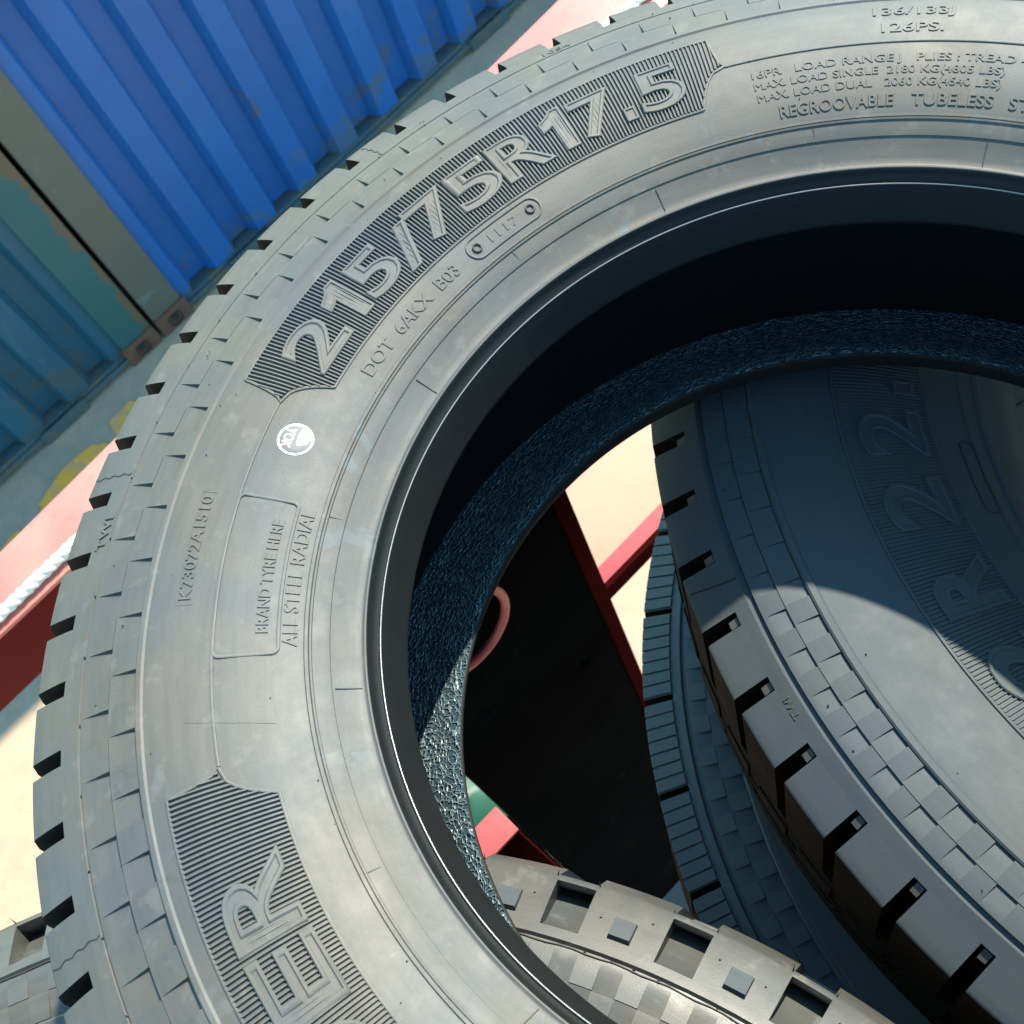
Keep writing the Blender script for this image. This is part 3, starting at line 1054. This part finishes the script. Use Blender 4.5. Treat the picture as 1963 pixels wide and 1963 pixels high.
# flash lines across the bead and the shoulder, vent nibs
for k in range(18):
    a = 121.5 - 20.05 * k
    line([(247 - 1.2 * i, R(a + 0.02 * math.sin(i))) for i in range(7)] if k % 2 else [(237.5 - 1.5 * i, R(a)) for i in range(8)], 0.55, 0.35, name='mould_seam', mat=M['rubber_deep'])
for a in (214.9, 178.3, 141.5):
    line([(352.5 + 1.9 * i, R(a + 0.10 * math.sin(1.7 * i))) for i in range(15)], 0.7, 0.35, name='mould_seam', mat=M['rubber_deep'])
line([(262 + 2.2 * i, R(204.0 - 0.10 * i + 0.02 * math.sin(i))) for i in range(18)], 0.35, 0.16, name='mould_seam')
spots = []
for a in ang: spots.append((351.2 + random.uniform(-.4, .4), a - 2.3 + random.uniform(-.5, .5), random.uniform(0.5, 1.3), 0.55))
for k in range(60):
    r = random.choice((309.5, 287.2, 249.2, 262.0, 342.0, 330.0, 314.0, 356))
    spots.append((r + random.uniform(-1.5, 1.5), random.uniform(60, 260), random.uniform(0.5, 1.6), random.uniform(0.3, 0.5)))
v, f = nibs(SK1, spots)
o = obj('vent_nibs', v, f, M['rubber_deep'], T1, 0); o['kind'] = 'stuff'

# round inspection sticker
cx, ca = 271.6, R(173.3)


def stick(x, y, h):
    """local sticker plane in mm: x along reading direction, y outwards"""
    r = cx + y; return SK1.pt(r, ca - x / cx, h)


n = 40
v = [tuple(stick(0, 0, 0.30))]
for rad, h in ((5.0, 0.27), (8.6, 0.2), (8.9, -0.05)):
    for k in range(n): v.append(tuple(stick(rad * math.cos(2 * PI * k / n), rad * math.sin(2 * PI * k / n), h)))
f = [(0, 1 + k, 1 + (k + 1) % n) for k in range(n)]
for j in range(2):
    for k in range(n): f.append((1 + j * n + k, 1 + (j + 1) * n + k, 1 + (j + 1) * n + (k + 1) % n, 1 + j * n + (k + 1) % n))
st = obj('sticker', v, f, M['sticker'], T1, 40); fix_normals(st.data)
st['label'] = 'small round glossy sticker with a white ring and OK lettering'
m = MB()
v = []; f = []
for k in range(n):
    for rad, h in ((7.5, 0.27), (8.5, 0.26)): v.append(tuple(stick(rad * math.cos(2 * PI * k / n), rad * math.sin(2 * PI * k / n), h)))
f = [(2 * k, 2 * k + 1, 2 * ((k + 1) % n) + 1, 2 * ((k + 1) % n)) for k in range(n)]
o = obj('white_ring', v, f, M['sticker_white'], st, 0); fix_normals(o.data)
gvv, gf = glyph('YOK', False, 0.015, 0.0, 0.002)
x0_, x1_ = gvv[:, 0].min(), gvv[:, 0].max()
pts = []
for p in gvv:
    X = 6.0 - 12.0 * (p[0] - x0_) / (x1_ - x0_); Y = 5.6 - 4.8 * p[1] / CAP
    pts.append(tuple(stick(X * 0.9, Y, 0.30 + p[2] * 8)))
obj('white_lettering', pts, gf, M['sticker_white'], st, 0)
v = []; f = []
n = 24
v.append(tuple(stick(1.9, -3.3, 0.315)))
for k in range(n):
    q = 2 * PI * k / n; rr = 3.9 + 0.5 * math.sin(3 * q) + 0.3 * math.sin(5 * q + 1)
    v.append(tuple(stick(1.9 + rr * 1.12 * math.cos(q), -3.3 + rr * 0.78 * math.sin(q), 0.29)))
f = [(0, 1 + k, 1 + (k + 1) % n) for k in range(n)]
o = obj('white_glare', v, f, M['sticker_white'], st, 0); fix_normals(o.data)  # glare on the film, painted as a white patch


# ---- truck tyres below
def truck_spec(sk, mat, shoulder, notch_in, groove_r, mid_r, ridge_r, pitch, notch_w, first, check0, check1, nblocks, crown, half=(119), block_mat=None, toe=283, zt=0, seg=300, notch_floor=None, bs=1.0, taper=0.0, tile_mat=None, tread_mat=None):
    zs = float(sk.z(shoulder))
    zn = float(sk.z(notch_in))
    side = [(330, 0), (ridge_r - 3.5, 0), (ridge_r - 2, 1.1), (ridge_r + 1.2, 1.2), (ridge_r + 2.4, 0.3), (ridge_r + 2.8, -1.7), (mid_r - 0.2, 0), (mid_r + 0.2, -1.7), (groove_r - 3.2, 0), (groove_r - 2.2, 0.0), (groove_r - 1.2, -2.4), (groove_r + 0.8, -2.4), (groove_r + 1.8, 0), (notch_in, 0.0), (notch_in + 0.4, -0.8)]
    tail = []
    if notch_floor:
        side += [(notch_in + 0.9, -3.0)]
        tail = [(notch_in + 1.2, zn - 8), (notch_in + 2.6, zn - 13), (notch_in + 14, zn - 25), (shoulder - 3, zs - 20), (shoulder - 0.5, zs - 30), (shoulder - 0.2, zs - 40)]
    else: side += [(notch_in + 1.0, -12), (notch_in + 2.2, -40)]
    zb = float(sk.z(330))
    # bead area as a simple continuation
    bead = [(330, zb), (322, zb - 5), (321, zb - 4.2), (318, zb - 5.5), (317, zb - 7.5), (304, zb - 16), (297, zb - 22), (toe + 8, zb - 30), (toe + 4, zb - 34)]
    tz = zb - 60
    toe_p = [(toe + 4, zb - 34), (toe + 2, zb - 44), (toe, tz), (toe + 2, tz - 2)]
    liner = [(toe + 2, tz - 2), (toe + 25, tz + 14), (toe + 70, zb - 6), (shoulder - 100, zb + 2), (shoulder - 50, zb - 12), (shoulder - 32, 80), (shoulder - 26, 0), (shoulder - 32, -80), (shoulder - 50, -(zb - 12)), (shoulder - 100, -(zb + 2)), (toe + 70, -(zb - 6)), (toe + 25, -(tz + 14)), (toe + 8, -tz - 2)]
    lower = [(toe + 8, -tz - 2), (toe, -tz), (toe + 2, -(zb - 44)), (toe + 8, -(zb - 30))]
    back = [(toe + 8, -(zb - 30)), (304, -(zb - 16)), (330, -zb), (ridge_r - 60, -float(sk.z(ridge_r - 60))), (ridge_r, -float(sk.z(ridge_r))), (notch_in, -zn), (shoulder, -zs), (crown, -zs + 20)]
    nf = notch_in + 1.6 if not notch_floor else shoulder
    z0 = zn - 30 if not notch_floor else zs - 40
    tread = [(nf, z0), (nf, 36), (crown - 1, 35), (crown, 30), (crown, 6), (crown - 14, 5), (crown - 14, -5), (crown, -6), (crown, -30), (crown - 14, -35), (crown - 14, -45), (crown, -46), (crown, -zs + 20)]
    sq = lambda L: [(r_, z_ if z_ > 0 else z_ * bs) for r_, z_ in L]
    liner, lower, back, tread = sq(liner), sq(lower), sq(back), sq(tread)
    if taper:
        tread = [(r_ - taper * max(0.0, zs - z_), z_) for r_, z_ in tread]
        back[-1] = tread[-1]
        back[-2] = (tread[-1][0] - 4, back[-2][1] )
        back[-3] = (tread[-1][0] - 22, back[-3][1])
        back[-4] = (tread[-1][0] - 60, back[-4][1])
    return dict(side_tail=tail, mat=mat, bead_mat=mat, seg=seg, heel=(0, 0), side=side, bead=bead, toe=toe_p, liner=liner, lower=lower, back=back, tread=tread, tread_mat=tread_mat,
                block=(notch_in, shoulder, pitch - notch_w, crown, 37, 0.0, taper), block_angles=[first + 360 / nblocks * k if nblocks * pitch > 361 or nblocks * pitch < 359 else first + pitch * k for k in range(nblocks)],
                checks=[(mid_r, groove_r - 3.3, *check0), (ridge_r + 2.8, mid_r - 0.3, *check1)], block_mat=block_mat, tile_mat=tile_mat or mat)


def even(first, pitch, count, n):
    """block angles: `count` of them at the measured pitch from `first`, the other n - count share what is left"""
    a = [first + pitch * k for k in range(count)]
    rest = 360 - pitch * count
    return a + [a[-1] + pitch + rest / (n - count) * k for k in range(n - count)]


# tyre 2: 12R22.5
SK2 = Skin([(300, 110), (330, 124), (358, 136), (390, 145), (417, 149), (445, 150), (467, 149), (485, 145.2), (500, 140), (509, 133.5), (528.8, 119), (536, 113)])
T2 = empty('tyre', tyre_matrix(0.419, -0.138, -0.333, tilt(-0.5, 10.69)))
tag(T2, 'large dark truck tyre marked R22 half in shadow, seen through the top tyre', 'tyre')
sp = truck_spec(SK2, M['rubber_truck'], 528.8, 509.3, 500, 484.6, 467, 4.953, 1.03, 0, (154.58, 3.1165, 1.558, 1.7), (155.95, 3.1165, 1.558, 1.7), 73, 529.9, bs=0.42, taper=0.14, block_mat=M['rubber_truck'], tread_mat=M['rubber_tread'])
sp['block_angles'] = even(139.25, 4.953, 10, 73)
body(T2, SK2, sp)
# second tread row and sipes facing the camera on the tread
m = MB()
for k in range(73):
    a = 139.25 + 360 / 73 * k
    for z0, z1, da, r in ((-5, 28, 1.2, 531.3), (-24, -8, 0.0, 531.2)):
        q = []
        for r_i in (526, r):
            for aa, zz in ((a + da, z0), (a + da + 3.6, z0 + 5), (a + da + 3.9, z1), (a + da + 0.4, z1 - 5)):
                rr = r_i - 0.14 * (119 - zz)
                q.append((rr * math.cos(R(aa)) / 1000, rr * math.sin(R(aa)) / 1000, zz / 1000))
        m.add(q, [(4, 5, 6, 7), (0, 1, 5, 4), (1, 2, 6, 5), (2, 3, 7, 6), (3, 0, 4, 7)])
o = obj('tread_rib', m.v, m.f, M['rubber_tread'], T2, 20); fix_normals(o.data); o['kind'] = 'stuff'
# pale step at the inner end of every notch
v, f = [], []
m = MB()
for aa in (0.35, 0.78):
    pass
st_v = []
for rr, hh in ((510.3, -1.6), (515.6, -2.6)):
    for aa in (0.30, 0.86): st_v.append(tuple(SK2.pt(rr, R(aa), hh)))
for rr, hh in ((509.4, -26), (516.5, -26)):
    for aa in (0.24, 0.92): st_v.append(tuple(SK2.pt(rr, R(aa), hh)))
me = mesh_data('notch_step', st_v, [(0, 1, 3, 2), (4, 0, 2, 6), (1, 5, 7, 3), (2, 3, 7, 6), (0, 4, 5, 1)], M['rubber_face'], 0); fix_normals(me)
rot_copies('notch_step', me, T2, [a - 1.03 for a in sp['block_angles']])


def put2(nm, vf, mat=None, sm=35):
    o = obj(nm, *vf, mat or M['rubber_truck'], T2, sm); return o


v, f = hatch(SK2, 0.385, lambda a: 359.5, lambda a: 415.5, 118, 196, 1.5, 0.9)
o = put2('hatching', (v, f), None, 20); fix_normals(o.data); o['kind'] = 'stuff'
for r in (358.5, 416.8): put2('panel_border', sweep(SK2, arc_path(r, 116, 198), 2.6, 1.2))
put2('ring_line', sweep(SK2, [(332.5, 2 * PI * k / 200) for k in range(200)], 1.2, 0.7, closed=True))
for ch, a0, a1 in (('1', 174.6, 171.0), ('2', 168.4, 163.4), ('R', 160.3, 155.2), ('2', 151.6, 146.4), ('2', 143.7, 138.7), ('.', 136.6, 135.2), ('5', 132.6, 127.6)):
    put2('raised_letter', text_on(SK2, ch, a0, a1, 367, 407, -0.3, 1.2, (0.8, 2.1), 0.02))
# date plate, seam across a block, small text
put2('date_plate', sweep(SK2, rrect(318.5 + 14, 340 + 2, 141.5, 150.5, 4), 1.4, 0.8, closed=True), M['rubber_deep'])
put2('mould_seam', sweep(SK2, [(502.5 + 1.9 * i, R(151.0 - 0.055 * i)) for i in range(14)], 1.5, 0.9), M['rubber_deep'])
put2('raised_lettering', text_on(SK2, 'TWI', 161.4, 159.9, 505.4, 508.8, -0.2, 0.5), M['rubber_face'])
for a in (156.2, 161.0, 166.3):
    pass
spots = []
for k in range(26): spots.append((random.choice((500, 476, 492, 440, 417, 460)) + random.uniform(-2, 2), random.uniform(125, 190), random.uniform(0.6, 1.8), random.uniform(0.4, 0.8)))
o = put2('vent_nibs', nibs(SK2, spots), M['rubber_deep'], 0); o['kind'] = 'stuff'

# tyre 3: sipe-edged tyre below it
SK3 = Skin([(300, 108), (330, 122), (360, 137), (400, 147), (430, 149.5), (465, 148), (483, 143.5), (499, 137), (511, 130), (529, 118), (536, 112)])
T3 = empty('tyre', tyre_matrix(0.317, -0.168, -0.625, tilt(3.76, 11.05)))
tag(T3, 'shaded truck tyre with fine sipes along its shoulder, under the R22 tyre', 'tyre')
sp = truck_spec(SK3, M['rubber_truck'], 528.5, 507.3, 499, 483, 465, 8.40, 0.55, 0, (148.25, 3.1165, 1.558, 1.8), (149.8, 3.1165, 1.558, 1.8), 43, 529.6, bs=0.5, taper=0.14, block_mat=M['rubber_truck'], tread_mat=M['rubber_tread'])
sp['block_angles'] = even(130.0, 8.41, 6, 43)
body(T3, SK3, sp)
# sipes: thin raised bars leave dark slots between them
m = MB()
bars = []
for k in range(7):
    a0 = 0.10 + k * 1.115; a1 = a0 + 0.93
    v = []; f = []
    for aa in (a0, (a0 + a1) / 2, a1):
        for rr, hh in ((507.6, -0.4), (507.9, 1.7), (528.0, 1.7), (529.3, 0.2), (529.3, -1.0)):
            v.append(tuple(SK3.pt(rr, R(aa), hh)))
    for j in range(2):
        for i in range(4): f.append((j * 5 + i, (j + 1) * 5 + i, (j + 1) * 5 + i + 1, j * 5 + i + 1))
    f += [(0, 1, 2, 3, 4), (10, 11, 12, 13, 14)]
    m.add(v, f)
me = mesh_data('siped_bar', m.v, m.f, M['rubber_truck'], 25); fix_normals(me)
rot_copies('siped_bar', me, T3, sp['block_angles'])

# tyre 4: dusty lug tyre on the left
SK4 = Skin([(300, 104), (330, 120), (360, 133), (400, 143), (430, 146), (450, 145), (466, 142), (482, 137), (489, 133), (503, 124), (518, 113), (526, 106)])
lug = dict(shoulder=517.8, notch_in=489.2, groove_r=482, mid_r=464.5, ridge_r=446, pitch=7.47, notch_w=2.52)


def lug_tyre(cx, cy, cz, a, b, label, detail=True):
    t = empty('tyre', tyre_matrix(cx, cy, cz, tilt(a, b)))
    tag(t, label, 'tyre')
    sp = truck_spec(SK4, M['rubber_dusty'], 517.8, 489.2, 482, 464.5, 446, 7.47, 2.52, 0, (26.6, 3.1165, 1.558, 1.6), (28.15, 3.1165, 1.558, 1.6), 48, 524, block_mat=M['rubber_dusty'], notch_floor=11, seg=240, tile_mat=M['rubber_dusty'], tread_mat=M['rubber_dusty'], toe=270)
    sp['block_angles'] = even(14.69 - 7.47, 7.47, 9, 48)
    if not detail: sp['checks'] = []
    body(t, SK4, sp)
    if detail:
        # wall that closes each pit at the tread edge
        v, f = block_vf(SK4, 514.6, 517.6, 2.56, 518.4, 60)
        me = mesh_data('pit_wall', v, f, M['rubber_dusty'], 35); fix_normals(me)
        rot_copies('pit_wall', me, t, [a_ - 2.54 for a_ in sp['block_angles']])
        # small raised square in the middle of each block
        v = []
        w = 1.36
        for rr, hh in ((492.6, 3.2), (503.0, 2.2)):
            for aa in (0, w / 2, w): v.append(tuple(SK4.pt(rr, R(aa), hh)))
        for rr, hh in ((492.0, -0.4), (503.6, -0.4)):
            for aa in (-0.06, w / 2, w + 0.06): v.append(tuple(SK4.pt(rr, R(aa), hh)))
        f = [(0, 1, 4, 3), (1, 2, 5, 4), (6, 7, 1, 0), (7, 8, 2, 1), (3, 4, 10, 9), (4, 5, 11, 10), (0, 3, 9, 6), (2, 8, 11, 5)]
        me = mesh_data('raised_square', v, f, M['rubber_truck'], 0); fix_normals(me)
        rot_copies('raised_square', me, t, [a_ + (7.47 - 2.52) / 2 - w / 2 for a_ in sp['block_angles']])
        # moulding flash along the groove and at the block corners
        m = MB()
        m.add(*sweep(SK4, [(480.6 + 0.4 * math.sin(k * 1.7), 2 * PI * k / 400) for k in range(400)], 0.9, 0.9, closed=True))
        obj('mould_seam', m.v, m.f, M['rubber_deep'], t, 30)
        spots = []
        for a_ in sp['block_angles']:
            for d in (0.1, 4.85): spots.append((517.5, a_ + d, random.uniform(2.5, 7), 0.5))
            for d in (1.0, 4.0): spots.append((505 + random.uniform(-4, 4), a_ + d, 1.4, 0.7))
            for d in range(3): spots.append((481 + random.uniform(-1, 1), a_ + 7.47 * random.random(), 1.5, 0.9))
        o = obj('vent_nibs', *nibs(SK4, spots), M['rubber_deep'], t, 0); o['kind'] = 'stuff'
    return t


lug_tyre(-0.628, -0.191, -0.246, 0.14, -1.18, 'dusty tan lug tyre with deep square tread pits under the top tyre')
lug_tyre(-0.628, -0.191, -0.536, 0.0, 0.0, 'lower lug tyre hidden under the dusty lug tyre', False)
lug_tyre(1.00, -0.02, -0.17, 0.0, 9.0, 'unseen lug tyre added beside the top tyre to shade the R22 tyre', False)  # out of view, added to shade the far bead of the R22 tyre
